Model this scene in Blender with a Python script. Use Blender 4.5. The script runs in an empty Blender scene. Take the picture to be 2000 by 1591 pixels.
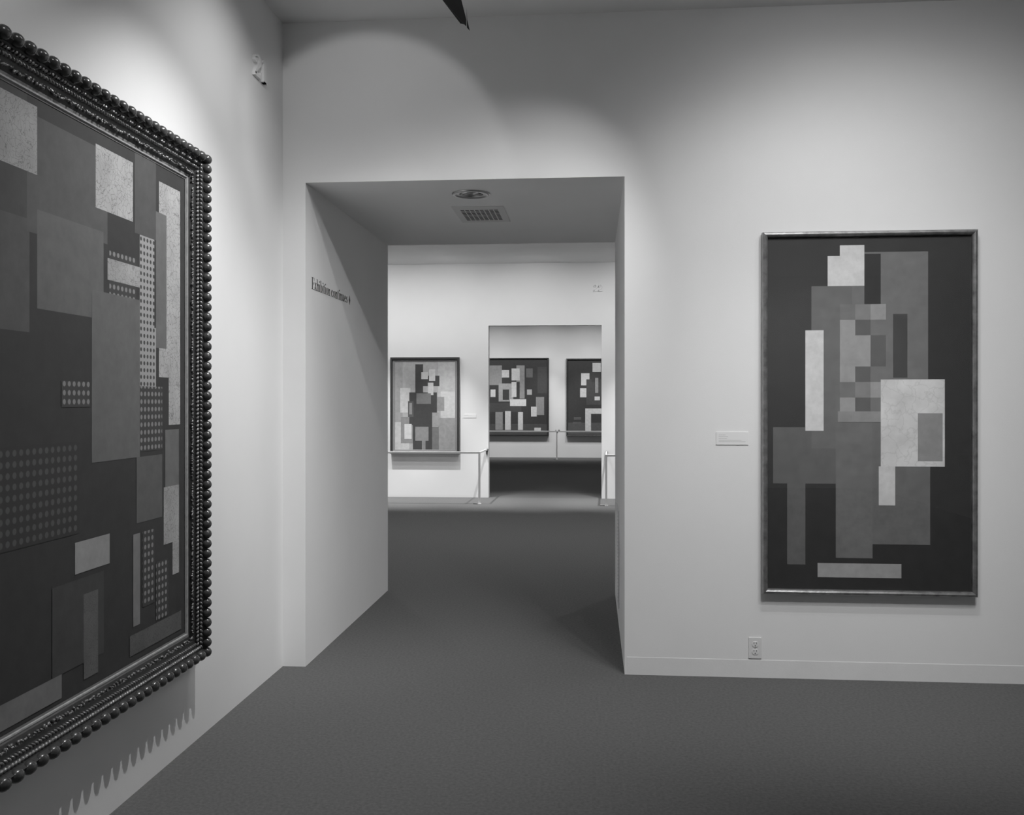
import bpy, bmesh, math, random
from mathutils import Vector, Matrix
random.seed(7)
S = bpy.context.scene
COL = S.collection
PI = math.pi

# ------------------------------------------------------------------ dimensions (metres)
EYE = 1.49
XL = -1.735            # left wall of the front gallery
YB = 5.20              # back wall of the front gallery
PX0, PX1 = -1.605, 0.175   # passage sides
YP = 7.35              # far end of the passage
ZP = 2.715             # passage soffit
ZC = 3.613             # ceiling
YM = 14.55             # wall of the second gallery
YM2 = 14.70
DX0, DX1, DZ = -1.600, 0.140, 2.655   # doorway in it
YF = 25.05             # wall of the third gallery

# ------------------------------------------------------------------ materials
def mat(name, g=0.5, rough=0.6, metal=0.0, spec=0.5, noise=0.0, nscale=8.0, bump=0.0, bscale=200.0, mode=None, g2=None, scale=20.0, stretch=None):
    m = bpy.data.materials.new(name); m.use_nodes = True
    nt = m.node_tree; N = nt.nodes; L = nt.links
    b = N['Principled BSDF']
    b.inputs['Roughness'].default_value = rough
    b.inputs['Metallic'].default_value = metal
    b.inputs['Specular IOR Level'].default_value = spec
    b.inputs['Base Color'].default_value = (g, g, g, 1)
    tc = N.new('ShaderNodeTexCoord')
    src = tc.outputs['Object']
    if stretch:
        mp = N.new('ShaderNodeMapping'); mp.inputs['Scale'].default_value = stretch
        L.new(src, mp.inputs['Vector']); src = mp.outputs['Vector']
    col = None
    if mode is None or mode == 'noise':
        if noise > 0:
            t = N.new('ShaderNodeTexNoise'); t.inputs['Scale'].default_value = nscale
            t.inputs['Detail'].default_value = 6; t.inputs['Roughness'].default_value = 0.6
            L.new(src, t.inputs['Vector'])
            r = N.new('ShaderNodeMapRange'); r.inputs['From Min'].default_value = 0.3; r.inputs['From Max'].default_value = 0.7
            r.inputs['To Min'].default_value = g*(1-noise); r.inputs['To Max'].default_value = g*(1+noise)
            L.new(t.outputs['Fac'], r.inputs['Value']); col = r.outputs['Result']
    elif mode == 'crack':
        v = N.new('ShaderNodeTexVoronoi'); v.feature = 'DISTANCE_TO_EDGE'; v.inputs['Scale'].default_value = scale
        t = N.new('ShaderNodeTexNoise'); t.inputs['Scale'].default_value = 9; t.inputs['Detail'].default_value = 5
        mx = N.new('ShaderNodeMixRGB'); mx.blend_type = 'ADD'; mx.inputs['Fac'].default_value = 0.16
        L.new(src, t.inputs['Vector']); L.new(src, mx.inputs['Color1']); L.new(t.outputs['Color'], mx.inputs['Color2'])
        L.new(mx.outputs['Color'], v.inputs['Vector'])
        r = N.new('ShaderNodeMapRange'); r.inputs['From Min'].default_value = 0.0; r.inputs['From Max'].default_value = 0.05
        r.inputs['To Min'].default_value = g2; r.inputs['To Max'].default_value = g
        L.new(v.outputs['Distance'], r.inputs['Value'])
        ml = N.new('ShaderNodeMath'); ml.operation = 'MULTIPLY'
        r2 = N.new('ShaderNodeMapRange'); r2.inputs['From Min'].default_value = 0.3; r2.inputs['From Max'].default_value = 0.7
        r2.inputs['To Min'].default_value = 0.8; r2.inputs['To Max'].default_value = 1.12
        L.new(t.outputs['Fac'], r2.inputs['Value'])
        L.new(r.outputs['Result'], ml.inputs[0]); L.new(r2.outputs['Result'], ml.inputs[1]); col = ml.outputs[0]
    elif mode == 'dots':
        sc = N.new('ShaderNodeVectorMath'); sc.operation = 'SCALE'; sc.inputs['Scale'].default_value = scale
        fr = N.new('ShaderNodeVectorMath'); fr.operation = 'FRACTION'
        sb = N.new('ShaderNodeVectorMath'); sb.operation = 'SUBTRACT'; sb.inputs[1].default_value = (0.5, 0.5, 0.5)
        mm = N.new('ShaderNodeVectorMath'); mm.operation = 'MULTIPLY'; mm.inputs[1].default_value = (1, 0, 1)
        ln = N.new('ShaderNodeVectorMath'); ln.operation = 'LENGTH'
        L.new(src, sc.inputs[0]); L.new(sc.outputs['Vector'], fr.inputs[0]); L.new(fr.outputs['Vector'], sb.inputs[0])
        L.new(sb.outputs['Vector'], mm.inputs[0]); L.new(mm.outputs['Vector'], ln.inputs[0])
        r = N.new('ShaderNodeMapRange'); r.inputs['From Min'].default_value = 0.26; r.inputs['From Max'].default_value = 0.33
        r.inputs['To Min'].default_value = g2; r.inputs['To Max'].default_value = g
        L.new(ln.outputs['Value'], r.inputs['Value']); col = r.outputs['Result']
    if col is not None:
        cb = N.new('ShaderNodeCombineColor')
        for k in range(3): L.new(col, cb.inputs[k])
        L.new(cb.outputs['Color'], b.inputs['Base Color'])
    if bump > 0:
        t = N.new('ShaderNodeTexNoise'); t.inputs['Scale'].default_value = bscale; t.inputs['Detail'].default_value = 4
        bp = N.new('ShaderNodeBump'); bp.inputs['Strength'].default_value = bump; bp.inputs['Distance'].default_value = 0.01
        L.new(src, t.inputs['Vector']); L.new(t.outputs['Fac'], bp.inputs['Height']); L.new(bp.outputs['Normal'], b.inputs['Normal'])
    return m

def glass_mat():
    m = bpy.data.materials.new('picture_glass'); m.use_nodes = True
    nt = m.node_tree; N = nt.nodes; L = nt.links
    for n in list(N): N.remove(n)
    o = N.new('ShaderNodeOutputMaterial'); t = N.new('ShaderNodeBsdfTransparent'); g = N.new('ShaderNodeBsdfGlossy')
    g.inputs['Roughness'].default_value = 0.0; g.inputs['Color'].default_value = (1, 1, 1, 1)
    f = N.new('ShaderNodeFresnel'); ge = N.new('ShaderNodeNewGeometry'); mr = N.new('ShaderNodeMapRange')     # a thin pane reflects alike from both sides
    mr.inputs['To Min'].default_value = 1.5; mr.inputs['To Max'].default_value = 1/1.5
    L.new(ge.outputs['Backfacing'], mr.inputs['Value']); L.new(mr.outputs['Result'], f.inputs['IOR'])
    x = N.new('ShaderNodeMixShader')
    L.new(f.outputs['Fac'], x.inputs['Fac']); L.new(t.outputs['BSDF'], x.inputs[1]); L.new(g.outputs['BSDF'], x.inputs[2])
    L.new(x.outputs['Shader'], o.inputs['Surface'])
    return m

M = dict(
    wall=mat('white_wall_paint', 0.74, 0.75, spec=0.25, noise=0.03, nscale=1.2, bump=0.06, bscale=260),
    ceil=mat('ceiling_paint', 0.62, 0.85, spec=0.2, noise=0.02, nscale=2),
    carpet=mat('grey_carpet', 0.094, 0.95, spec=0.1, noise=0.22, nscale=70, bump=0.5, bscale=420),
    carpet_shaded=mat('shaded_grey_carpet', 0.078, 0.95, spec=0.1, noise=0.22, nscale=70, bump=0.5, bscale=420),  # carpet tone lowered to stand for the shade beyond the doorway
    base=mat('baseboard_paint', 0.71, 0.7, spec=0.25, noise=0.04, nscale=5, bump=0.05, bscale=120),
    number=mat('white_number_paint', 0.76, 0.6, spec=0.3),
    ink=mat('black_lettering', 0.012, 0.6),
    card=mat('card_white', 0.75, 0.7, spec=0.2),
    print_=mat('card_print', 0.42, 0.8),
    plate=mat('outlet_plastic', 0.66, 0.35, noise=0.02),
    dark=mat('dark_hole', 0.012, 0.8),
    vent=mat('vent_paint', 0.58, 0.6, spec=0.3),
    chrome=mat('brushed_trim_metal', 0.34, 0.32, metal=0.7, noise=0.08, nscale=30),
    lens=mat('frosted_lamp_face', 0.22, 0.35),
    rail=mat('pale_barrier_metal', 0.74, 0.4, spec=0.4, noise=0.03),
    bracket=mat('dark_bracket_metal', 0.06, 0.45),
    black=mat('black_enamel', 0.015, 0.4),
    goldframe=mat('worn_gilt_moulding', 0.17, 0.36, metal=0.7, noise=0.45, nscale=22, bump=0.1, bscale=60),
    ebony=mat('ebony_wood', 0.016, 0.4, noise=0.2, nscale=14),
    linen=mat('dark_liner', 0.16, 0.8, noise=0.1, nscale=40),
    ornate=mat('dark_carved_gilt', 0.15, 0.30, metal=0.55, noise=0.45, nscale=60, bump=0.3, bscale=180),
    ornate_dark=mat('dark_cove_lacquer', 0.007, 0.5, spec=0.3, noise=0.3, nscale=40),
    bead=mat('polished_dark_bead', 0.045, 0.22, metal=0.35, noise=0.25, nscale=50),
    lip=mat('dull_inner_lip', 0.10, 0.5, noise=0.2, nscale=30),
    lip_line=mat('pale_gilt_line', 0.36, 0.4, metal=0.3, noise=0.3, nscale=40),
    glass=glass_mat(),
)
_paint = {}
def paint(g, mode=None, g2=None, scale=20):
    k = (g, mode, g2, scale)
    if k not in _paint:
        _paint[k] = mat('paint_tone', g, 0.62, spec=0.25, noise=0.14, nscale=18, bump=0.015, bscale=60, mode=mode, g2=g2, scale=scale)
    return _paint[k]

# ------------------------------------------------------------------ mesh building
class MB:
    def __init__(self): self.v = []; self.f = []; self.mi = []; self.mats = []; self.sm = []
    def m(self, material):
        if material not in self.mats: self.mats.append(material)
        return self.mats.index(material)
    def face(self, pts, material, smooth=False):
        n = len(self.v); self.v += [tuple(p) for p in pts]
        self.f.append(tuple(range(n, n+len(pts)))); self.mi.append(self.m(material)); self.sm.append(smooth)
    def grid(self, rows, material, closed_u=False, closed_v=False, smooth=True):
        n = len(self.v); nu = len(rows); nv = len(rows[0])
        for r in rows: self.v += [tuple(p) for p in r]
        k = self.m(material)
        for i in range(nu if closed_u else nu-1):
            for j in range(nv if closed_v else nv-1):
                a = n+i*nv+j; b = n+i*nv+(j+1) % nv; c = n+((i+1) % nu)*nv+(j+1) % nv; d = n+((i+1) % nu)*nv+j
                self.f.append((a, b, c, d)); self.mi.append(k); self.sm.append(smooth)
    def box(self, x0, x1, y0, y1, z0, z1, material, M4=None):
        p = [Vector((x, y, z)) for x in (x0, x1) for y in (y0, y1) for z in (z0, z1)]
        if M4 is not None: p = [M4 @ q for q in p]
        n = len(self.v); self.v += [tuple(q) for q in p]; k = self.m(material)
        for f in ((0, 1, 3, 2), (4, 6, 7, 5), (0, 4, 5, 1), (2, 3, 7, 6), (0, 2, 6, 4), (1, 5, 7, 3)):
            self.f.append(tuple(n+i for i in f)); self.mi.append(k); self.sm.append(False)
    def cyl(self, p0, p1, r0, r1, material, n=20, cap=True):
        p0 = Vector(p0); p1 = Vector(p1); d = (p1-p0).normalized()
        a = d.orthogonal().normalized(); b = d.cross(a)
        rows = [[p+(a*math.cos(2*PI*i/n)+b*math.sin(2*PI*i/n))*r for i in range(n)] for p, r in ((p0, r0), (p1, r1))]
        self.grid(rows, material, closed_v=True)
        if cap:
            self.face(rows[0][::-1], material); self.face(rows[1], material)
    def ball(self, c, rx, ry, rz, material, nu=8, nv=10, rot=None):
        c = Vector(c); rows = []
        for i in range(nu+1):
            t = PI*i/nu
            row = []
            for j in range(nv):
                q = Vector((rx*math.sin(t)*math.cos(2*PI*j/nv), ry*math.sin(t)*math.sin(2*PI*j/nv), rz*math.cos(t)))
                if rot is not None: q = rot @ q
                row.append(c+q)
            rows.append(row)
        self.grid(rows, material, closed_v=True)
    def prism(self, poly, s0, s1, material):
        # poly in (x, z); s = stand-off from the wall (y = -s)
        a = [(x, -s0, z) for x, z in poly]; b = [(x, -s1, z) for x, z in poly]; n = len(poly)
        self.face(b, material); self.face(a[::-1], material)
        for i in range(n):
            j = (i+1) % n; self.face([a[i], a[j], b[j], b[i]], material)
    def moulding(self, profile, x0, x1, z0, z1, material, smooth=False):
        loops = []
        for d, s in profile:
            loops.append([(x0+d, -s, z0+d), (x1-d, -s, z0+d), (x1-d, -s, z1-d), (x0+d, -s, z1-d)])
        for a, b in zip(loops[:-1], loops[1:]):
            for i in range(4):
                j = (i+1) % 4; self.face([a[i], a[j], b[j], b[i]], material, smooth)
    def build(self, name, parent=None, bevel=0.0, fix=True):
        me = bpy.data.meshes.new(name); me.from_pydata(self.v, [], self.f)
        for m_ in self.mats: me.materials.append(m_)
        me.polygons.foreach_set('material_index', self.mi); me.polygons.foreach_set('use_smooth', self.sm)
        bm = bmesh.new(); bm.from_mesh(me)
        if fix:
            bmesh.ops.remove_doubles(bm, verts=bm.verts, dist=1e-5)
            bmesh.ops.recalc_face_normals(bm, faces=bm.faces)
        bm.to_mesh(me); bm.free(); me.update()
        o = bpy.data.objects.new(name, me); COL.objects.link(o)
        if parent is not None: o.parent = parent
        if bevel > 0:
            mod = o.modifiers.new('edge', 'BEVEL'); mod.width = bevel; mod.segments = 2; mod.limit_method = 'ANGLE'
        return o

def thing(name, label, cat, loc, rz=0.0, group=None):
    o = bpy.data.objects.new(name, None); COL.objects.link(o)
    o.empty_display_size = 0.1
    o.location = loc; o.rotation_euler = (0, 0, rz); o['label'] = label; o['category'] = cat
    if group: o['group'] = group
    return o
def tag(o, label, cat, loc=None, rz=None, group=None):
    o['label'] = label; o['category'] = cat
    if loc is not None: o.location = loc
    if rz is not None: o.rotation_euler = (0, 0, rz)
    if group: o['group'] = group
    return o
def struct(o):
    o['kind'] = 'structure'; return o
LEFTWALL = PI/2        # local x runs along +Y, the wall faces +X
RIGHTWALL = -PI/2      # local x runs along -Y, the wall faces -X

# ------------------------------------------------------------------ the setting
XR, YR = 4.8, -6.3
b = MB(); b.box(-6.2, 6.2, YR-0.2, YM+0.02, -0.1, 0.0, M['carpet']); b.box(-6.2, 6.2, YM+0.02, YF+0.3, -0.1, 0.0, M['carpet_shaded']); struct(b.build('floor'))   # same carpet in the last gallery, its dimness put into the colour
b = MB(); b.box(-6.2, 6.2, YR-0.2, YF+0.3, ZC, ZC+0.1, M['ceil']); struct(b.build('ceiling'))
b = MB(); b.box(XL-0.25, XL, YR-0.2, YB, 0.0, ZC, M['wall']); struct(b.build('wall_left'))
b = MB(); b.box(XR, XR+0.2, YR-0.2, YB, 0.0, ZC, M['wall']); struct(b.build('wall_right'))
b = MB(); b.box(XL, XR, YR-0.2, YR, 0.0, ZC, M['wall']); struct(b.build('wall_rear'))
# the thick wall pierced by the passage: piers, header and a soffit with a round hole for the downlight
DLX, DLY, DLR = -0.714, 5.560, 0.072
b = MB()
w = M['wall']
for x0, x1 in ((-6.2, PX0), (PX1, 6.2)):
    b.box(x0, x1, YB, YP, 0.0, ZC, w)
b.face([(PX0, YB, ZP), (PX1, YB, ZP), (PX1, YB, ZC), (PX0, YB, ZC)], w)
b.face([(PX0, YP, ZP), (PX1, YP, ZP), (PX1, YP, ZC), (PX0, YP, ZC)], w)
n = 48; hx = 0.12
sq = []; ci = []
for i in range(n):
    a = 2*PI*i/n; c, s = math.cos(a), math.sin(a); k = hx/max(abs(c), abs(s))
    sq.append((DLX+c*k, DLY+s*k, ZP)); ci.append((DLX+c*DLR, DLY+s*DLR, ZP))
b.grid([sq, ci], w, closed_v=True, smooth=False)
xs = [PX0, DLX-hx, DLX+hx, PX1]; ys = [YB, DLY-hx, DLY+hx, YP]
for i in range(3):
    for j in range(3):
        if i == 1 and j == 1: continue
        b.face([(xs[i], ys[j], ZP), (xs[i+1], ys[j], ZP), (xs[i+1], ys[j+1], ZP), (xs[i], ys[j+1], ZP)], w)
struct(b.build('wall_back'))
# second gallery
b = MB()
b.box(-6.2, DX0, YM, YM2, 0, ZC, w); b.box(DX1, 6.2, YM, YM2, 0, ZC, w); b.box(DX0, DX1, YM, YM2, DZ, ZC, w)
struct(b.build('wall_middle'))
b = MB(); b.box(-6.2, 6.2, YF, YF+0.2, 0, ZC, w); struct(b.build('wall_far'))
for x0, nm in ((-6.4, 'wall_middle_left'), (6.2, 'wall_middle_right')):
    b = MB(); b.box(x0, x0+0.2, YB, YF+0.2, 0, ZC, w); struct(b.build(nm))
# painted baseboard on the right part of the back wall
b = MB()
prof = [(0, 0), (0.002, 0), (0.002, 0.094), (0.0008, 0.097), (0, 0.097)]
rows = [[(x, YB-s, z) for s, z in prof] for x in (PX1+0.012, XR)]
b.grid(rows, M['base'], smooth=False); b.face(rows[0], M['base'])
struct(b.build('baseboard_back'))

# ------------------------------------------------------------------ lettering
def rect(x0, y0, x1, y1): return [(x0, y0), (x1, y0), (x1, y1), (x0, y1)]
def stroke(pts, ws):
    out = []; n = len(pts); off = []
    for i in range(n):
        a = Vector(pts[max(i-1, 0)]); c = Vector(pts[min(i+1, n-1)]); d = (c-a).normalized(); nn = Vector((-d.y, d.x))
        wi = ws[i] if isinstance(ws, (list, tuple)) else ws
        p = Vector(pts[i]); off.append((p+nn*wi/2, p-nn*wi/2))
    for (a, a2), (c, c2) in zip(off[:-1], off[1:]):
        out.append([tuple(a), tuple(a2), tuple(c2), tuple(c)])
    return out
def ring(cx, cy, rx, ry, wx, wy, a0=0, a1=360, n=20):
    out = []
    for i in range(n):
        t0 = math.radians(a0+(a1-a0)*i/n); t1 = math.radians(a0+(a1-a0)*(i+1)/n)
        f = lambda t, X, Y: (cx+X*math.cos(t), cy+Y*math.sin(t))
        out.append([f(t0, rx, ry), f(t1, rx, ry), f(t1, rx-wx, ry-wy), f(t0, rx-wx, ry-wy)])
    return out
def disc(cx, cy, rx, ry, n=14):
    return [[(cx+rx*math.cos(2*PI*i/n), cy+ry*math.sin(2*PI*i/n)) for i in range(n)]]
ST, TH, XH = 0.105, 0.032, 0.63     # stem, hairline, x-height (cap height 1)
def g_E():
    p = [rect(0.07, 0, 0.07+ST*1.1, 1), rect(0, 0, 0.50, TH), rect(0, 1-TH, 0.48, 1), rect(0.1, 0.49, 0.36, 0.49+TH),
         rect(0.33, 0.38, 0.36, 0.63), [(0.47, 0), (0.50, 0), (0.50, 0.27)], [(0.45, 1), (0.48, 1), (0.48, 0.75)]]
    return p, 0.53
def g_x():
    p = stroke([(0.08, XH), (0.33, 0)], ST*1.05)+stroke([(0.32, XH), (0.06, 0)], TH)
    p += [rect(0, XH-TH, 0.19, XH), rect(0.24, XH-TH, 0.40, XH), rect(0, 0, 0.15, TH), rect(0.21, 0, 0.42, TH)]
    return p, 0.43
def arch(x0, x1):
    cx = (x0+x1)/2+ST/2; rx = (x1-x0+ST)/2-ST/2
    return ring(cx, XH-0.17, rx+0.0, 0.17, ST*0.9, TH*1.4, 0, 180, 12)
def g_h():
    p = [rect(0.06, 0, 0.06+ST, 1), rect(0, 1-TH, 0.1, 1), rect(0, 0, 0.21, TH), rect(0.29, 0, 0.29+ST, XH-0.17), rect(0.24, 0, 0.44, TH)]
    return p+ring(0.265, XH-0.17, 0.13, 0.17, ST, TH*1.5, 0, 180, 12), 0.46
def g_n():
    p = [rect(0.06, 0, 0.06+ST, XH), rect(0, XH-TH, 0.1, XH), rect(0, 0, 0.21, TH), rect(0.29, 0, 0.29+ST, XH-0.17), rect(0.24, 0, 0.44, TH)]
    return p+ring(0.265, XH-0.17, 0.13, 0.17, ST, TH*1.5, 0, 180, 12), 0.46
def g_i():
    return [rect(0.06, 0, 0.06+ST, XH), rect(0, XH-TH, 0.1, XH), rect(0, 0, 0.22, TH)]+disc(0.11, 0.86, 0.065, 0.075), 0.24
def g_b():
    p = [rect(0.06, 0, 0.06+ST, 1), rect(0, 1-TH, 0.1, 1)]
    return p+ring(0.23, XH/2, 0.18, XH/2, ST, TH, -130, 130, 22), 0.44
def g_t():
    p = [rect(0.06, 0.1, 0.06+ST, 0.80), rect(0, XH-TH, 0.25, XH)]
    return p+ring(0.16, 0.12, 0.10, 0.12, ST, TH, 180, 330, 10), 0.27
def g_o(): return ring(0.21, XH/2, 0.20, XH/2, ST, TH, 0, 360, 30), 0.43
def g_c(): return ring(0.20, XH/2, 0.19, XH/2, ST, TH, 40, 325, 24)+disc(0.31, XH-0.14, 0.05, 0.06), 0.38
def g_e(): return ring(0.20, XH/2, 0.19, XH/2, ST, TH, 5, 325, 26)+[rect(0.06, XH/2, 0.38, XH/2+TH)], 0.40
def g_u():
    p = [rect(0.06, 0.17, 0.06+ST, XH), rect(0, XH-TH, 0.1, XH), rect(0.29, 0, 0.29+ST, XH), rect(0.23, XH-TH, 0.33, XH), rect(0.34, 0, 0.44, TH)]
    return p+ring(0.19, 0.17, 0.13, 0.17, ST, TH*1.5, 180, 360, 12), 0.46
def g_s():
    pts = [(0.29, 0.50), (0.25, 0.58), (0.17, 0.61), (0.09, 0.56), (0.06, 0.47), (0.10, 0.39), (0.20, 0.31), (0.29, 0.22), (0.31, 0.14), (0.26, 0.05), (0.17, 0.02), (0.08, 0.05), (0.04, 0.14)]
    return stroke(pts, [0.03, 0.03, 0.03, 0.05, 0.08, 0.11, 0.12, 0.11, 0.08, 0.05, 0.03, 0.03, 0.03])+[rect(0.02, 0.02, 0.045, 0.2), rect(0.28, 0.44, 0.305, 0.61)], 0.36
def g_diamond(): return [[(0.0, 0.36), (0.17, -0.10), (0.34, 0.36), (0.17, 0.82)]], 0.36
GL = {'E': g_E, 'x': g_x, 'h': g_h, 'i': g_i, 'b': g_b, 't': g_t, 'o': g_o, 'n': g_n, 'c': g_c, 'u': g_u, 'e': g_e, 's': g_s, '*': g_diamond}
def words(mb, text, x0, z0, width, cap, s0, s1, material, gap=0.20):
    adv = [GL[c]()[1] if c != ' ' else gap for c in text]; tot = sum(adv); k = width/tot; x = x0
    for c, a in zip(text, adv):
        if c != ' ':
            for poly in GL[c]()[0]:
                mb.prism([(x+px*k, z0+pz*cap) for px, pz in poly], s0, s1, material)
        x += a*k
def g_2():
    ang = [math.radians(a) for a in range(175, -46, -20)]
    pts = [(0.30+0.215*math.cos(a), 0.745+0.205*math.sin(a)) for a in ang]
    ws = [0.09+0.13*max(0, math.cos(a))**1.0 for a in ang]
    pts += [(0.30, 0.42), (0.14, 0.22), (0.075, 0.06)]; ws += [0.15, 0.12, 0.08]
    p = stroke(pts, ws)+disc(0.140, 0.71, 0.11, 0.12)
    p += [rect(0.04, 0, 0.60, 0.155), [(0.52, 0.15), (0.60, 0.15), (0.61, 0.31), (0.575, 0.31)]]
    return p, 0.66
def g_1():
    return [rect(0.16, 0, 0.38, 1), rect(0.09, 0, 0.45, 0.06), [(0.06, 0.84), (0.17, 0.90), (0.17, 1.0), (0.06, 0.91)]], 0.50
def number(text, name, label, loc, rz, width, height, depth):
    fn = {'2': g_2, '1': g_1}
    t = thing(name, label, 'room number', loc, rz)
    adv = [fn[c]()[1] for c in text]; k = width/sum(adv); x = 0
    for c, a in zip(text, adv):          # raised figures
        b = MB()
        for poly in fn[c]()[0]: b.prism([(x+px*k, pz*height) for px, pz in poly], 0.0, depth, M['number'])
        b.build('digit', t); x += a*k
    return t

t = thing('wall_lettering', 'black serif words Exhibition continues with a diamond on the left passage wall', 'lettering', (PX0, 5.318, 2.134), LEFTWALL)
for tx, xa, wd_ in (('Exhibition', 0.0, 0.385), ('continues', 0.405, 0.395), ('*', 0.828, 0.040)):
    b = MB(); words(b, tx, xa, 0.0, wd_, 0.068, 0.0, 0.0015, M['ink']); b.build('diamond' if tx == '*' else 'word', t)
number('21', 'wall_number', 'raised white number 21 high on the left wall by the corner', (XL, 4.712, 3.163), LEFTWALL, 0.190, 0.116, 0.017)
number('22', 'wall_number', 'raised white number 22 above and right of the far doorway', (0.014, YM, 3.166), 0.0, 0.150, 0.110, 0.022)

# ------------------------------------------------------------------ paintings
def canvas(name, parent, x0, x1, z0, z1, s, base, patches):
    b = MB()
    b.box(x0, x1, -s, -(s-0.012), z0, z1, base)
    W, H = x1-x0, z1-z0
    for k, (poly, m_) in enumerate(patches):
        if len(poly) == 4 and not isinstance(poly[0], (tuple, list)):
            u0, v0, u1, v1 = poly; poly = [(u0, v0), (u1, v0), (u1, v1), (u0, v1)]
        ss = s+0.00006*(k+1)
        b.face([(x0+u*W, -ss, z0+v*H) for u, v in poly], m_)
    return b.build(name, parent, fix=False)

# ---- large painting in the beaded frame, left wall
FY0, FY1, FZ0, FZ1 = 2.405, 3.990, 0.385, 2.555
t = thing('framed_painting', 'large dark patchwork painting in an ornate beaded frame on the left wall', 'painting', (XL, (FY0+FY1)/2, FZ0), LEFTWALL)
hw = (FY1-FY0)/2; hh = FZ1-FZ0
b = MB(); b.moulding([(0.014, 0.001), (0.0135, 0.055), (0.021, 0.079), (0.030, 0.081), (0.034, 0.074), (0.038, 0.066), (0.042, 0.063)], -hw, hw, 0, hh, M['ornate_dark'])
fr = b.build('frame', t)
b = MB()
def along(d, step, hstep=None):
    # evenly spaced points round a rectangle inset by d: (x, z, angle)
    x0, x1, z0, z1 = -hw+d, hw-d, d, hh-d
    out = []
    for (a, c, L) in (((x0, z0), (x1, z0), x1-x0), ((x1, z0), (x1, z1), z1-z0), ((x1, z1), (x0, z1), x1-x0), ((x0, z1), (x0, z0), z1-z0)):
        ang = math.atan2(c[1]-a[1], c[0]-a[0]); n = max(1, round(L/(hstep if hstep and abs(math.sin(ang)) < 0.5 else step)))
        for i in range(n):
            f = i/n; out.append((a[0]+(c[0]-a[0])*f, a[1]+(c[1]-a[1])*f, ang))
    return out
for x, z, a in along(0.021, 0.0425, 0.0620):
    k = 0.0270 if abs(math.sin(a)) < 0.5 else 0.0212          # the beads of the top and bottom rails are longer
    b.ball((x, -0.074, z), k, 0.0212, 0.0212, M['bead'], 8, 12)
b.build('beaded_edge', fr)
b = MB()
b.moulding([(0.042, 0.062), (0.076, 0.045)], -hw, hw, 0, hh, M['ornate_dark'])
for d, r, tilt, st, sh in ((0.0505, 0.0080, 0.6, 0.0170, 0.0600), (0.0675, 0.0080, -0.6, 0.0170, 0.0515)):
    for x, z, a in along(d, st):
        R_ = Matrix.Rotation(-a-tilt, 3, 'Y')
        b.ball((x, -sh, z), r*1.30, 0.0080, r*0.68, M['ornate'], 4, 7, R_)
b.build('rope_moulding', fr)
b = MB()
b.moulding([(0.076, 0.045), (0.086, 0.043), (0.098, 0.036), (0.107, 0.030)], -hw, hw, 0, hh, M['ornate_dark'])
for x, z, a in along(0.0905, 0.0058):
    r = random.uniform(0.0034, 0.0060); o_ = random.uniform(-0.009, 0.009)
    R_ = Matrix.Rotation(random.uniform(0, 3.1), 3, 'Y')
    b.ball((x-math.sin(a)*o_, -0.040-0.25*o_, z+math.cos(a)*o_), r*1.5, 0.0055, r*0.8, M['ornate'], 4, 6, R_)
b.build('carved_band', fr)
b = MB(); b.moulding([(0.107, 0.030), (0.116, 0.029), (0.118, 0.026), (0.130, 0.024)], -hw, hw, 0, hh, M['lip'])
b.moulding([(0.1150, 0.0275), (0.1165, 0.0305), (0.1215, 0.0300), (0.1230, 0.025)], -hw, hw, 0, hh, M['lip_line'])
b.build('inner_lip', fr)
pale = paint(0.34, 'crack', 0.11, 40); pale2 = paint(0.29, 'crack', 0.11, 52)
dotd = paint(0.030, 'dots', 0.17, 34); dotl = paint(0.26, 'dots', 0.035, 38)
P = [
    ((0.00, 0.62, 0.17, 0.80), paint(0.055)), ((0.00, 0.80, 0.16, 1.00), paint(0.038)), ((0.16, 0.78, 0.52, 0.97), paint(0.060)),
    ((0.05, 0.875, 0.20, 0.985), pale2), ((0.20, 0.66, 0.50, 0.82), paint(0.082)), ((0.46, 0.86, 0.66, 0.975), pale),
    ((0.50, 0.62, 0.70, 0.80), paint(0.022)), ((0.53, 0.65, 0.68, 0.79), dotd), ((0.70, 0.66, 0.79, 0.86), dotl), ((0.67, 0.84, 0.80, 1.0), paint(0.05)),
    ((0.82, 0.56, 0.965, 0.965), pale), ((0.80, 0.62, 0.87, 0.90), paint(0.095)), ((0.885, 0.46, 0.965, 0.60), pale),
    ((0.52, 0.735, 0.70, 0.775), pale2), ((0.44, 0.40, 0.70, 0.71), paint(0.088)), ((0.70, 0.54, 0.80, 0.66), dotl), ((0.70, 0.41, 0.84, 0.54), dotd),
    ((0.30, 0.50, 0.43, 0.545), dotd), ((0.04, 0.28, 0.38, 0.44), paint(0.020, 'dots', 0.055, 30)), ((0.68, 0.27, 0.84, 0.40), paint(0.070)),
    ((0.86, 0.33, 0.955, 0.45), paint(0.10, 'noise')), ((0.85, 0.21, 0.955, 0.33), pale2), ((0.91, 0.14, 0.955, 0.21), pale2),
    ((0.36, 0.21, 0.53, 0.265), paint(0.24)), ((0.26, 0.05, 0.50, 0.20), paint(0.035)), ((0.66, 0.07, 0.70, 0.25), paint(0.15)), ((0.715, 0.10, 0.79, 0.25), dotd),
    ((0.80, 0.06, 0.88, 0.18), dotd), ((0.40, 0.02, 0.47, 0.17), paint(0.09, 'crack', 0.03, 120)), ((0.64, 0.015, 0.97, 0.055), paint(0.08, 'crack', 0.03, 70)), ((0.02, 0.01, 0.30, 0.05), paint(0.13)),
]
canvas('canvas', t, -hw+0.126, hw-0.126, 0.126, hh-0.126, 0.022, paint(0.022), P)

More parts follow.
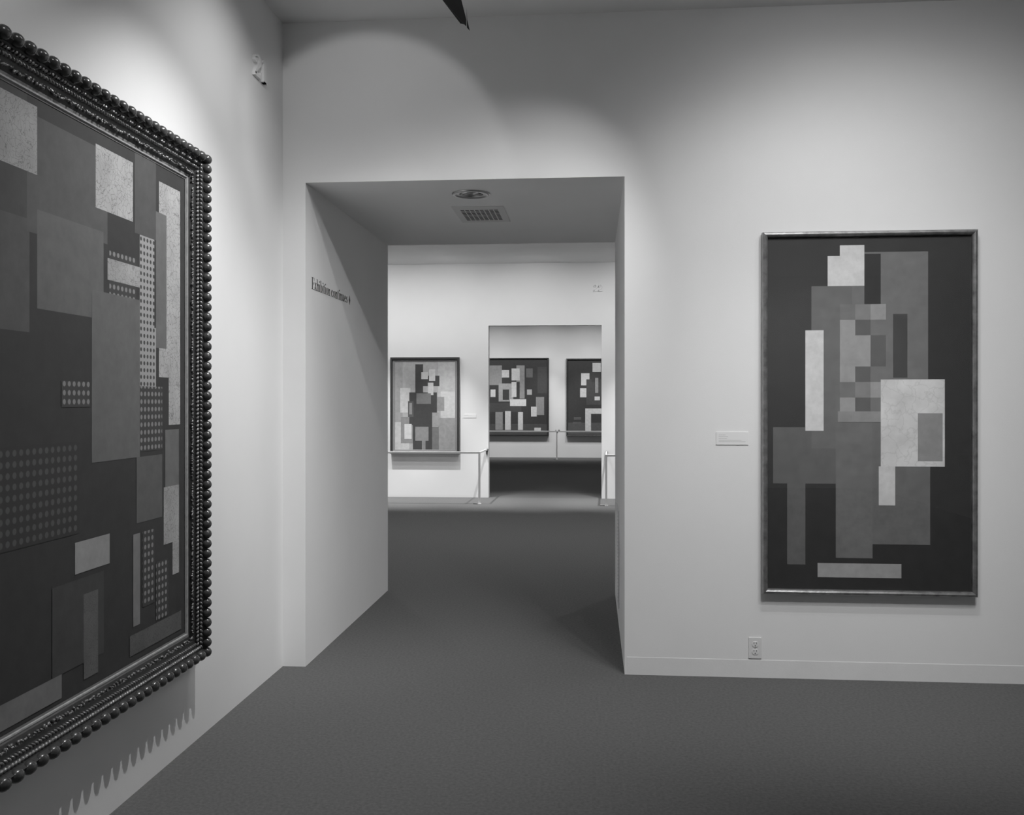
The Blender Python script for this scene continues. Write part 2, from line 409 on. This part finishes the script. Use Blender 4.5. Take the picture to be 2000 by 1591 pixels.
# ---- tall painting behind glass, right part of the back wall
W, H = 1.108, 1.930
t = thing('framed_painting', 'tall painting of grey and pale blocks in a thin gilt frame, right of the passage', 'painting', (1.460, YB, 0.461), 0.0)
b = MB(); b.moulding([(0.004, 0.001), (0.0, 0.008), (0.0, 0.046), (0.005, 0.055), (0.014, 0.058), (0.022, 0.054), (0.027, 0.046), (0.0275, 0.030)], -W/2, W/2, 0, H, M['goldframe'])
b.build('frame', t)
k1, k2, k3 = paint(0.115), paint(0.095), paint(0.078)
li, md, dk = paint(0.25), paint(0.16), paint(0.07)
white = paint(0.60); off = paint(0.60, 'crack', 0.50, 14)
P = [
    ((0.03, 0.30, 0.34, 0.46), k3), ((0.10, 0.07, 0.19, 0.30), k3), ((0.22, 0.40, 0.58, 0.86), k2), ((0.42, 0.55, 0.79, 0.955), k1), ((0.36, 0.86, 0.48, 0.975), white),
    ((0.30, 0.86, 0.36, 0.945), white), ((0.19, 0.45, 0.28, 0.735), white), ((0.52, 0.13, 0.80, 0.48), k2), ((0.34, 0.09, 0.52, 0.55), paint(0.105)),
    ((0.48, 0.80, 0.56, 0.95), paint(0.012)), ((0.62, 0.60, 0.69, 0.78), paint(0.03)),
]
for r in range(7):          # a plain chequer of upright blocks
    for c in range(3):
        P.append(((0.36+c*0.075, 0.50+r*0.044, 0.435+c*0.075, 0.544+r*0.044), (li, md, dk, li, k1)[(r*3+c*2+r*r) % 5]))
P += [((0.35, 0.475, 0.58, 0.505), paint(0.2)), ((0.56, 0.35, 0.87, 0.595), off), ((0.74, 0.365, 0.86, 0.50), paint(0.2)), ((0.55, 0.24, 0.63, 0.35), paint(0.55)),
      ((0.25, 0.035, 0.66, 0.075), paint(0.27))]
canvas('canvas', t, -W/2+0.026, W/2-0.026, 0.026, H-0.026, 0.030, paint(0.015), P)
b = MB(); b.face([(-W/2+0.027, -0.0455, 0.027), (W/2-0.027, -0.0455, 0.027), (W/2-0.027, -0.0455, H-0.027), (-W/2+0.027, -0.0455, H-0.027)], M['glass'])
b.build('glass_pane', t)

# ---- black framed painting, second gallery
W, H = 1.078, 1.495
t = thing('framed_painting', 'black framed painting with pale and dark blocks behind the barrier, left of the far doorway', 'painting', (-2.586, YM, 0.673), 0.0)
b = MB(); b.moulding([(0.0, 0.001), (0.0, 0.075), (0.004, 0.079), (0.030, 0.079), (0.034, 0.060), (0.036, 0.050)], -W/2, W/2, 0, H, M['ebony']); b.build('frame', t)
b = MB(); b.moulding([(0.035, 0.050), (0.066, 0.046), (0.067, 0.036)], -W/2, W/2, 0, H, M['linen']); b.build('liner', t)
d1, d2 = paint(0.028), paint(0.055)
P = [((0.0, 0.30, 0.13, 1.0), paint(0.24)), ((0.72, 0.45, 1.0, 1.0), paint(0.36)), ((0.13, 0.55, 0.42, 1.0), paint(0.30)), ((0.09, 0.42, 0.26, 0.70), paint(0.46)), ((0.76, 0.34, 1.0, 0.66), paint(0.46)),
     ((0.0, 0.0, 0.24, 0.31), paint(0.42)), ((0.10, 0.07, 0.30, 0.37), paint(0.17)), ((0.72, 0.0, 1.0, 0.36), paint(0.22)), ((0.34, 0.62, 0.47, 0.97), d1), ((0.47, 0.72, 0.74, 0.84), d1), ((0.24, 0.28, 0.70, 0.65), d1), ((0.30, 0.0, 0.62, 0.30), d1),
     ((0.44, 0.80, 0.55, 0.88), paint(0.46)), ((0.57, 0.78, 0.67, 0.91), paint(0.46)), ((0.55, 0.62, 0.64, 0.76), paint(0.44)), ((0.36, 0.52, 0.60, 0.64), paint(0.12)), ((0.70, 0.44, 0.82, 0.60), paint(0.2)), ((0.62, 0.27, 0.74, 0.42), paint(0.24)),
     ((0.34, 0.10, 0.56, 0.26), paint(0.17)), ((0.45, 0.0, 0.51, 0.10), paint(0.16)), ((0.16, 0.12, 0.28, 0.29), paint(0.5)), ((0.62, 0.0, 0.73, 0.26), paint(0.11)), ((0.22, 0.37, 0.31, 0.55), d2), ((0.24, 0.40, 0.285, 0.53), paint(0.19))]
canvas('canvas', t, -W/2+0.066, W/2-0.066, 0.066, H-0.066, 0.038, paint(0.30), P)

# ---- two dark paintings, third gallery
def far_painting(label, xa, xb, za, zb, patches, light_edge=False):
    t = thing('framed_painting', label, 'painting', ((xa+xb)/2, YF, za), 0.0)
    W, H = xb-xa, zb-za
    b = MB(); b.moulding([(0.0, 0.001), (0.0, 0.075), (0.006, 0.08), (0.034, 0.08), (0.040, 0.05)], -W/2, W/2, 0, H, M['ebony']); b.build('frame', t)
    if light_edge:
        b = MB(); b.moulding([(0.003, 0.076), (0.006, 0.086), (0.018, 0.086), (0.022, 0.078)], -W/2, W/2, 0, H, M['goldframe']); b.build('gilt_edge', t)
    canvas('canvas', t, -W/2+0.038, W/2-0.038, 0.038, H-0.038, 0.050, paint(0.024), patches)
    return t
br = paint(0.04); wh = paint(0.55); gy = paint(0.22)
P = [((0.0, 0.0, 1.0, 0.14), paint(0.045)), ((0.28, 0.66, 0.44, 0.92), gy), ((0.62, 0.70, 0.72, 0.92), gy), ((0.22, 0.30, 0.68, 0.42), br), ((0.44, 0.76, 0.53, 0.86), wh), ((0.56, 0.72, 0.66, 0.88), wh), ((0.40, 0.44, 0.58, 0.68), paint(0.30)), ((0.45, 0.46, 0.53, 0.60), d1),
     ((0.56, 0.50, 0.62, 0.70), wh), ((0.66, 0.48, 0.72, 0.72), gy), ((0.54, 0.38, 0.74, 0.47), paint(0.6)), ((0.48, 0.06, 0.55, 0.31), wh), ((0.64, 0.06, 0.70, 0.30), wh), ((0.36, 0.06, 0.45, 0.30), gy), ((0.74, 0.76, 0.82, 0.88), paint(0.10)), ((0.75, 0.53, 0.81, 0.60), paint(0.35)),
     ((0.86, 0.26, 0.96, 0.50), gy), ((0.80, 0.24, 0.87, 0.37), wh), ((0.84, 0.04, 0.92, 0.09), wh), ((0.30, 0.50, 0.36, 0.60), wh), ((0.88, 0.55, 1.0, 0.9), paint(0.04))]
far_painting('wide dark painting with narrow white blocks on the farthest wall, seen left through the doorway', -3.377, -1.147, 0.569, 2.630, P)
P = [((0.0, 0.0, 1.0, 0.16), paint(0.06)), ((0.26, 0.66, 0.42, 0.82), wh), ((0.24, 0.50, 0.36, 0.62), wh), ((0.36, 0.40, 0.86, 0.74), br), ((0.48, 0.84, 0.64, 0.96), paint(0.5)), ((0.46, 0.70, 0.62, 0.84), d1), ((0.53, 0.56, 0.59, 0.76), gy), ((0.34, 0.28, 0.86, 0.35), wh),
     ((0.34, 0.05, 0.45, 0.30), wh), ((0.72, 0.08, 0.84, 0.30), wh), ((0.12, 0.20, 0.26, 0.235), paint(0.07)), ((0.10, 0.14, 0.26, 0.17), paint(0.07)), ((0.52, 0.46, 0.62, 0.51), wh), ((0.68, 0.74, 0.80, 0.80), wh)]
far_painting('dark painting with a white arch of blocks on the farthest wall, cut by the doorway', -0.687, 0.750, 0.570, 2.612, P, True)

# ------------------------------------------------------------------ wall labels
def label_card(lab, loc, w_, h_, lines):
    t = thing('wall_label', lab, 'label', loc, 0.0)
    b = MB(); b.box(-w_/2, w_/2, -0.005, 0.0, 0, h_, M['card']); b.build('card', t, 0.0008)
    b = MB()
    for z, x1, segs in lines:
        x = -w_/2+0.015
        r = random.Random(int(z*9999))
        while x < x1:                       # rows of tiny type, too small to read in the photo
            l = r.uniform(0.0028, 0.0070); b.face([(x, -0.0053, z), (min(x+l, x1), -0.0053, z), (min(x+l, x1), -0.0053, z+0.0026), (x, -0.0053, z+0.0026)], M['print_']); x += l+0.0014
    if lines: b.build('printed_text', t, fix=False)
    return t
label_card('small white card with five rows of tiny type, left of the gilt framed painting', (0.752, YB, 1.254), 0.172, 0.070,
           [(0.052, -0.035, 0), (0.0435, -0.022, 0), (0.033, -0.028, 0), (0.0235, 0.048, 0), (0.016, 0.070, 0)])
label_card('small white card right of the black framed painting on the far wall', (-1.890, YM, 1.232), 0.200, 0.055, [(0.040, -0.02, 0), (0.030, 0.03, 0)])

# ------------------------------------------------------------------ power outlet
t = thing('power_outlet', 'white double power outlet low on the wall under the gilt framed painting', 'outlet', (0.8735, YB, 0.104), 0.0)
b = MB(); b.box(-0.0345, 0.0345, -0.0066, 0, 0, 0.1135, M['plate']); b.build('cover_plate', t, 0.002)
for zc in (0.0365, 0.0775):
    b = MB(); poly = []
    for i in range(28):
        a = 2*PI*i/28; poly.append((0.0172*math.cos(a), zc+max(-0.0142, min(0.0142, 0.0172*math.sin(a)))))
    b.prism(poly, 0.006, 0.0098, M['plate']); r_ = b.build('receptacle', t, 0.0006)
    b = MB()
    for x in (-0.0075, 0.0060): b.box(x-0.0012+0.0006, x+0.0018, -0.0101, -0.0097, zc+0.001, zc+0.0105, M['dark'])
    b.prism([(0.0030*math.cos(2*PI*i/12), zc-0.0075+0.0034*math.sin(2*PI*i/12)) for i in range(12)], 0.0097, 0.0101, M['dark'])
    b.build('socket_slots', r_)
b = MB(); b.cyl((0, -0.0062, 0.057), (0, -0.0080, 0.057), 0.003, 0.0026, M['chrome'], 12); b.build('screw', t)

# ------------------------------------------------------------------ recessed downlight in the soffit
t = thing('recessed_downlight', 'round recessed downlight with a metal rim in the passage ceiling', 'downlight', (DLX, DLY, ZP), 0.0)
n = 40
def lathe(mb, prof, material, tilt=None, c=(0, 0, 0)):
    rows = []
    for r, z in prof:
        row = []
        for i in range(n):
            q = Vector((r*math.cos(2*PI*i/n), r*math.sin(2*PI*i/n), z))
            if tilt is not None: q = tilt @ q
            row.append(q+Vector(c))
        rows.append(row)
    mb.grid(rows, material, closed_v=True)
    return rows
b = MB(); lathe(b, [(0.113, -0.0004), (0.113, -0.005), (0.106, -0.009), (0.092, -0.009), (0.086, -0.005), (0.078, -0.006), (0.071, -0.004), (0.070, 0.010)], M['chrome']); b.build('trim_ring', t)
b = MB(); r_ = lathe(b, [(0.0705, 0.0), (0.0705, 0.10), (0.002, 0.10)], M['dark']); b.build('housing', t)
T_ = Matrix.Rotation(math.radians(-9), 3, 'Y') @ Matrix.Rotation(math.radians(5), 3, 'X')
b = MB(); lathe(b, [(0.060, 0.045), (0.0600, 0.000), (0.056, -0.007), (0.052, -0.005), (0.050, 0.008)], M['chrome'], T_, (-0.006, 0, 0.004)); ey = b.build('eyeball', t)
b = MB(); lathe(b, [(0.050, 0.004), (0.035, 0.000), (0.001, -0.002)], M['lens'], T_, (-0.006, 0, 0.004)); b.build('lamp_face', ey)

# ------------------------------------------------------------------ vents
t = thing('ceiling_vent', 'square pierced air vent in the passage ceiling behind the downlight', 'vent', (-0.722, 6.180, ZP), 0.0)
b = MB(); b.box(-0.165, 0.165, -0.265, 0.255, -0.004, 0.0, M['vent']); b.build('plate', t, 0.0015)
b = MB()
x0, x1, y0, y1 = -0.124, 0.124, -0.172, 0.190
for i in range(8):
    for j in range(8):
        xa = x0+(x1-x0)*i/8; ya = y0+(y1-y0)*j/8
        b.box(xa+0.003, xa+(x1-x0)/8-0.004, ya+0.006, ya+(y1-y0)/8-0.012, -0.0046, -0.0036, M['dark'])
b.build('slots', t)
t = thing('wall_vent', 'white louvred vent low on the right side of the passage', 'vent', (PX1, 6.500, 0.130), RIGHTWALL)
b = MB(); b.box(-0.26, 0.26, -0.006, 0, 0, 0.640, M['vent']); b.build('plate', t, 0.0015)
b = MB()
for i in range(24):
    z = 0.035+i*0.0243
    b.box(-0.20, 0.20, -0.0068, -0.0056, z, z+0.0095, M['dark'])
b.build('slots', t)
b = MB()
for i in range(24):
    z = 0.035+i*0.0243
    for xx in (-0.20, ):
        p = [(-0.20, -0.006, z+0.0105), (0.20, -0.006, z+0.0105), (0.20, -0.0115, z+0.003), (-0.20, -0.0115, z+0.003)]
        b.face(p, M['vent'])
b.build('louvres', t, fix=False)

# ------------------------------------------------------------------ barriers
def barrier(label, post, xa, xb, zr, th, wall_y, ret_x=None, fittings=()):
    """post = (x, y); rail runs from xa to xb; ret_x: a return rail from the post back to the wall"""
    px, py = post
    t = thing('barrier_rail', label, 'barrier', (px, py, 0), 0.0, None)
    h = th/2
    b = MB(); b.box(-h, h, -h, h, 0.006, zr-h, M['rail']); b.build('post', t, 0.002)
    b = MB(); b.box(-0.085, 0.025, -0.03, 0.03, 0.0005, 0.008, M['rail']); b.box(-0.085, -0.02, -0.032, -0.028, 0.0005, 0.012, M['bracket']); b.build('foot', t)
    b = MB(); b.box(xa-px, xb-px, -h, h, zr-h, zr+h, M['rail']); b.build('rail', t, 0.002)
    if ret_x is not None:
        d = Vector((ret_x-px, wall_y-0.004-py, 0)); L = d.length
        M4 = Matrix.Translation((0, 0, zr)) @ Matrix.Rotation(math.atan2(d.y, d.x), 4, 'Z')
        b = MB(); b.box(h, L, -h*0.8, h*0.8, -h*0.8, h*0.8, M['rail'], M4); b.build('return_rail', t)
        b = MB(); b.box(ret_x-px-0.012, ret_x-px+0.012, wall_y-py-0.04, wall_y-py-0.0005, zr-0.075, zr+0.015, M['bracket'])
        b.box(ret_x-px-0.022, ret_x-px+0.022, wall_y-py-0.05, wall_y-py-0.0005, zr-0.012, zr+0.010, M['bracket']); b.build('wall_bracket', t)
    for (x0, x1, dz) in fittings:
        b = MB(); b.box(x0, x1, -h*1.1, h*1.1, zr+dz-0.009, zr+dz+0.009, M['bracket']); b.build('rail_clip', t)
    return t
barrier('pale metal rail on a post in front of the black framed painting', (-1.632, 13.640), -5.2, -1.617, 0.742, 0.030, YM, -1.622)
barrier('pale metal rail on a post just right of the far doorway', (0.196, 13.560), 0.181, 3.2, 0.715, 0.030, YM, 0.215)
barrier('long thin pale rail on a single post before the farthest wall', (-0.905, 24.190), -4.6, 2.6, 0.716, 0.034, YF, None, ((-0.035, -0.015, 0.030), (0.035, 0.080, 0.030), (0.000, 0.030, -0.028)))

# ------------------------------------------------------------------ track spotlight hanging at the top of the frame
HX, HY = -0.700, 4.42
t = thing('track_spotlight', 'black ceiling spotlight with barn doors at the top edge, above the passage', 'spotlight', (HX, HY, 0), 0.0)
b = MB(); b.box(-0.9, 0.9, -0.018, 0.018, ZC-0.026, ZC-0.0005, M['black']); b.build('track', t)
b = MB(); b.box(-0.03, 0.03, -0.016, 0.016, ZC-0.05, ZC-0.024, M['black']); b.cyl((0, 0, ZC-0.05), (0, 0, ZC-0.12), 0.009, 0.009, M['black'], 10); b.build('stem', t)
c0 = Vector((-0.06, -0.02, ZC-0.075)); c1 = Vector((0.008, -0.01, ZC-0.195))
b = MB(); b.cyl(c0, c1, 0.048, 0.060, M['black'], 24); b.cyl(c0, c0+(c0-c1)*0.12, 0.048, 0.030, M['black'], 24); b.build('can', t)
def flap(pts):
    b = MB(); q = [Vector(p) for p in pts]; n_ = len(q)
    nrm = (q[1]-q[0]).cross(q[2]-q[0]).normalized()*0.0012
    b.face([p+nrm for p in q], M['black']); b.face([p-nrm for p in q][::-1], M['black'])
    for i in range(n_): b.face([q[i]-nrm, q[(i+1) % n_]-nrm, q[(i+1) % n_]+nrm, q[i]+nrm], M['black'])
    b.build('barn_door', t)
flap([(-0.046, -0.030, 3.420), (0.078, -0.030, 3.412), (0.112, -0.020, 3.276), (0.112, -0.020, 3.242)])
flap([(0.113, -0.018, 3.330), (0.1165, -0.020, 3.273), (0.1285, -0.020, 3.222), (0.1145, -0.020, 3.238)])
flap([(-0.03, 0.050, 3.424), (0.062, 0.050, 3.410), (0.090, 0.075, 3.290), (0.070, 0.075, 3.296)])

# ------------------------------------------------------------------ light
def spot(name, loc, target, power, angle=110, blend=0.9, r=0.014):
    l = bpy.data.lights.new(name, 'SPOT'); l.energy = power; l.spot_size = math.radians(angle); l.spot_blend = blend; l.shadow_soft_size = r
    o = bpy.data.objects.new(name, l); COL.objects.link(o); o.location = loc
    d = Vector(target)-Vector(loc); o.rotation_euler = d.to_track_quat('-Z', 'Y').to_euler()
    return o
def area(name, loc, target, power, sx, sy):
    l = bpy.data.lights.new(name, 'AREA'); l.energy = power; l.shape = 'RECTANGLE'; l.size = sx; l.size_y = sy
    o = bpy.data.objects.new(name, l); COL.objects.link(o); o.location = loc
    d = Vector(target)-Vector(loc); o.rotation_euler = d.to_track_quat('-Z', 'Y').to_euler()
    return o
ZL = 3.48
#LB
LIGHTS = [  # unseen ceiling lamps: some placed from cast shadows, others added to even out tones
    ('spot_left_wall', (-0.67, 3.60, 3.48), (-1.735, 3.60, 0.5), 180.0, 92, 1.0),
    ('spot_left_wall', (-0.74, 3.20, 3.48), (-1.735, 3.20, 2.7), 3.5, 84, 1.0),
    ('spot_left_wall', (-0.74, 4.12, 3.48), (-1.735, 4.25, 2.4), 31.0, 96, 1.0),
    ('spot_left_wall', (-0.74, 2.20, 3.48), (-1.735, 2.2, 2.6), 18.0, 84, 1.0),
    ('spot_left_wall', (-0.74, 0.90, 3.48), (-1.735, 0.9, 1.8), 60.0, 90, 1.0),
    ('spot_left_wall', (-0.72, 4.60, 3.48), (-1.735, 4.7, 0.6), 30.0, 80, 1.0),
    ('spot_left_wall', (1.0, 3.6, 3.48), (-1.735, 4.70, 1.2), 66.0, 36, 1.0),
    ('spot_left_wall', (1.5, 2.4, 3.48), (-1.735, 4.75, 1.0), 54.0, 36, 1.0),
    ('spot_back_wall', (1.3, 3.85, 3.48), (1.3, 5.2, 1.8), 21.3, 105, 1.0),
    ('spot_back_wall', (1.6, 2.6, 3.48), (1.6, 5.2, 0.9), 40.7, 100, 1.0),
    ('spot_back_wall', (0.6, 2.9, 3.48), (0.5, 5.2, 0.6), 34.1, 66, 1.0),
    ('spot_back_wall', (1.8, 2.9, 3.48), (1.7, 5.2, 0.6), 60.0, 66, 1.0),
    ('spot_back_wall', (1.2, 2.2, 3.48), (1.0, 5.2, 0.5), 104.3, 50, 1.0),
    ('spot_back_wall', (0.95, 3.65, 3.48), (1.0, 5.2, 0.9), 42.0, 100, 1.0),
    ('spot_back_wall', (1.20, 3.65, 3.48), (1.2, 5.2, 1.8), 16.0, 110, 1.0),
    ('spot_back_wall', (1.95, 3.65, 3.48), (1.9, 5.2, 1.6), 18.0, 110, 1.0),
    ('spot_corner', (-1.25, 3.70, 3.48), (-1.25, 5.2, 2.80), 11.0, 57, 0.25),
    ('spot_corner', (-0.95, 3.95, 3.48), (-1.2, 5.2, 1.8), 9.0, 72, 1.0),
    ('spot_passage', (0.9, 3.5, 3.48), (-1.6, 6.0, 0.9), 98.0, 50, 0.8),
    ('spot_passage', (0.53, 4.2, 3.48), (-1.6, 5.9, 1.0), 33.0, 64, 0.8),
    ('spot_back_wall', (1.5, 3.5, 3.48), (1.5, 5.2, 2.8), 5.5, 112, 1.0),
    ('fill_rear_wall', (-0.8, -4.6, 3.48), (-0.8, -6.3, 1.4), 42.0, 120, 1.0),  # unseen lamps added to brighten the rear wall reflected in the picture glass
    ('fill_rear_wall', (1.4, -4.6, 3.48), (1.4, -6.3, 1.4), 42.0, 120, 1.0),
    ('fill_rear_wall', (3.4, -4.6, 3.48), (3.4, -6.3, 1.4), 42.0, 120, 1.0),
]
for x in (-4.4, -3.3, -2.2, -0.9, 0.6, 1.8):
    LIGHTS += [('spot_second_gallery', (x, 13.30, 3.48), (x, YM, 0.5), 8.0, 110, 1.0),
               ('spot_second_gallery', (x, 13.30, 3.48), (x, YM, 2.3), 18.5, 128, 1.0),
               ('spot_second_gallery', (x, 13.60, 3.48), (x, 14.05, 0.0), 520.0, 52, 1.0),  # added to brighten the floor strip along the wall
               ('spot_second_gallery', (x, 12.75, 3.48), (x, YM, 2.0), 34.0, 110, 1.0)]
for x in (-3.6, -2.5, -1.3, -0.1, 1.1):
    LIGHTS += [('spot_third_gallery', (x, 23.80, 3.48), (x, YF, 2.0), 30.0, 126, 1.0),
               ('spot_third_gallery', (x, 23.55, 3.48), (x, YF, 0.2), 157.0, 56, 1.0),
               ('spot_third_gallery', (x, 23.85, 3.48), (x, YF, 0.4), 32.0, 100, 1.0)]
for x in (-3, -0.7, 1.6):  # overhead fill added to lift the floors of both galleries
    LIGHTS += [('spot_second_gallery', (x, 10.3, 3.48), (x, 10.3, 0), 86.0, 150, 1.0),
               ('spot_third_gallery', (x, 19.0, 3.48), (x, 19.0, 0), 26.0, 150, 1.0)]
#LE
for nm, loc, tgt, pw, ang, bl in LIGHTS: spot(nm, loc, tgt, pw, ang, bl)
wd = bpy.data.worlds.new('world'); S.world = wd; wd.use_nodes = True
wd.node_tree.nodes['Background'].inputs['Color'].default_value = (0.5, 0.5, 0.5, 1)
wd.node_tree.nodes['Background'].inputs['Strength'].default_value = 0.05

# ------------------------------------------------------------------ camera
cam = bpy.data.cameras.new('camera'); co = bpy.data.objects.new('camera', cam); COL.objects.link(co)
cam.sensor_fit = 'HORIZONTAL'; cam.sensor_width = 36.0; cam.lens = 36.0*1850/2000
cam.shift_y = -12.5/2000
cam.clip_end = 100
co.location = (0, 0, EYE); co.rotation_euler = (PI/2, 0, math.atan(157/1850))
S.camera = co
S.view_settings.view_transform = 'Standard'
S.view_settings.look = 'None'
S.view_settings.exposure = 0.0
S.view_settings.gamma = 1.25
S.cycles.max_bounces = 10
S.cycles.diffuse_bounces = 6
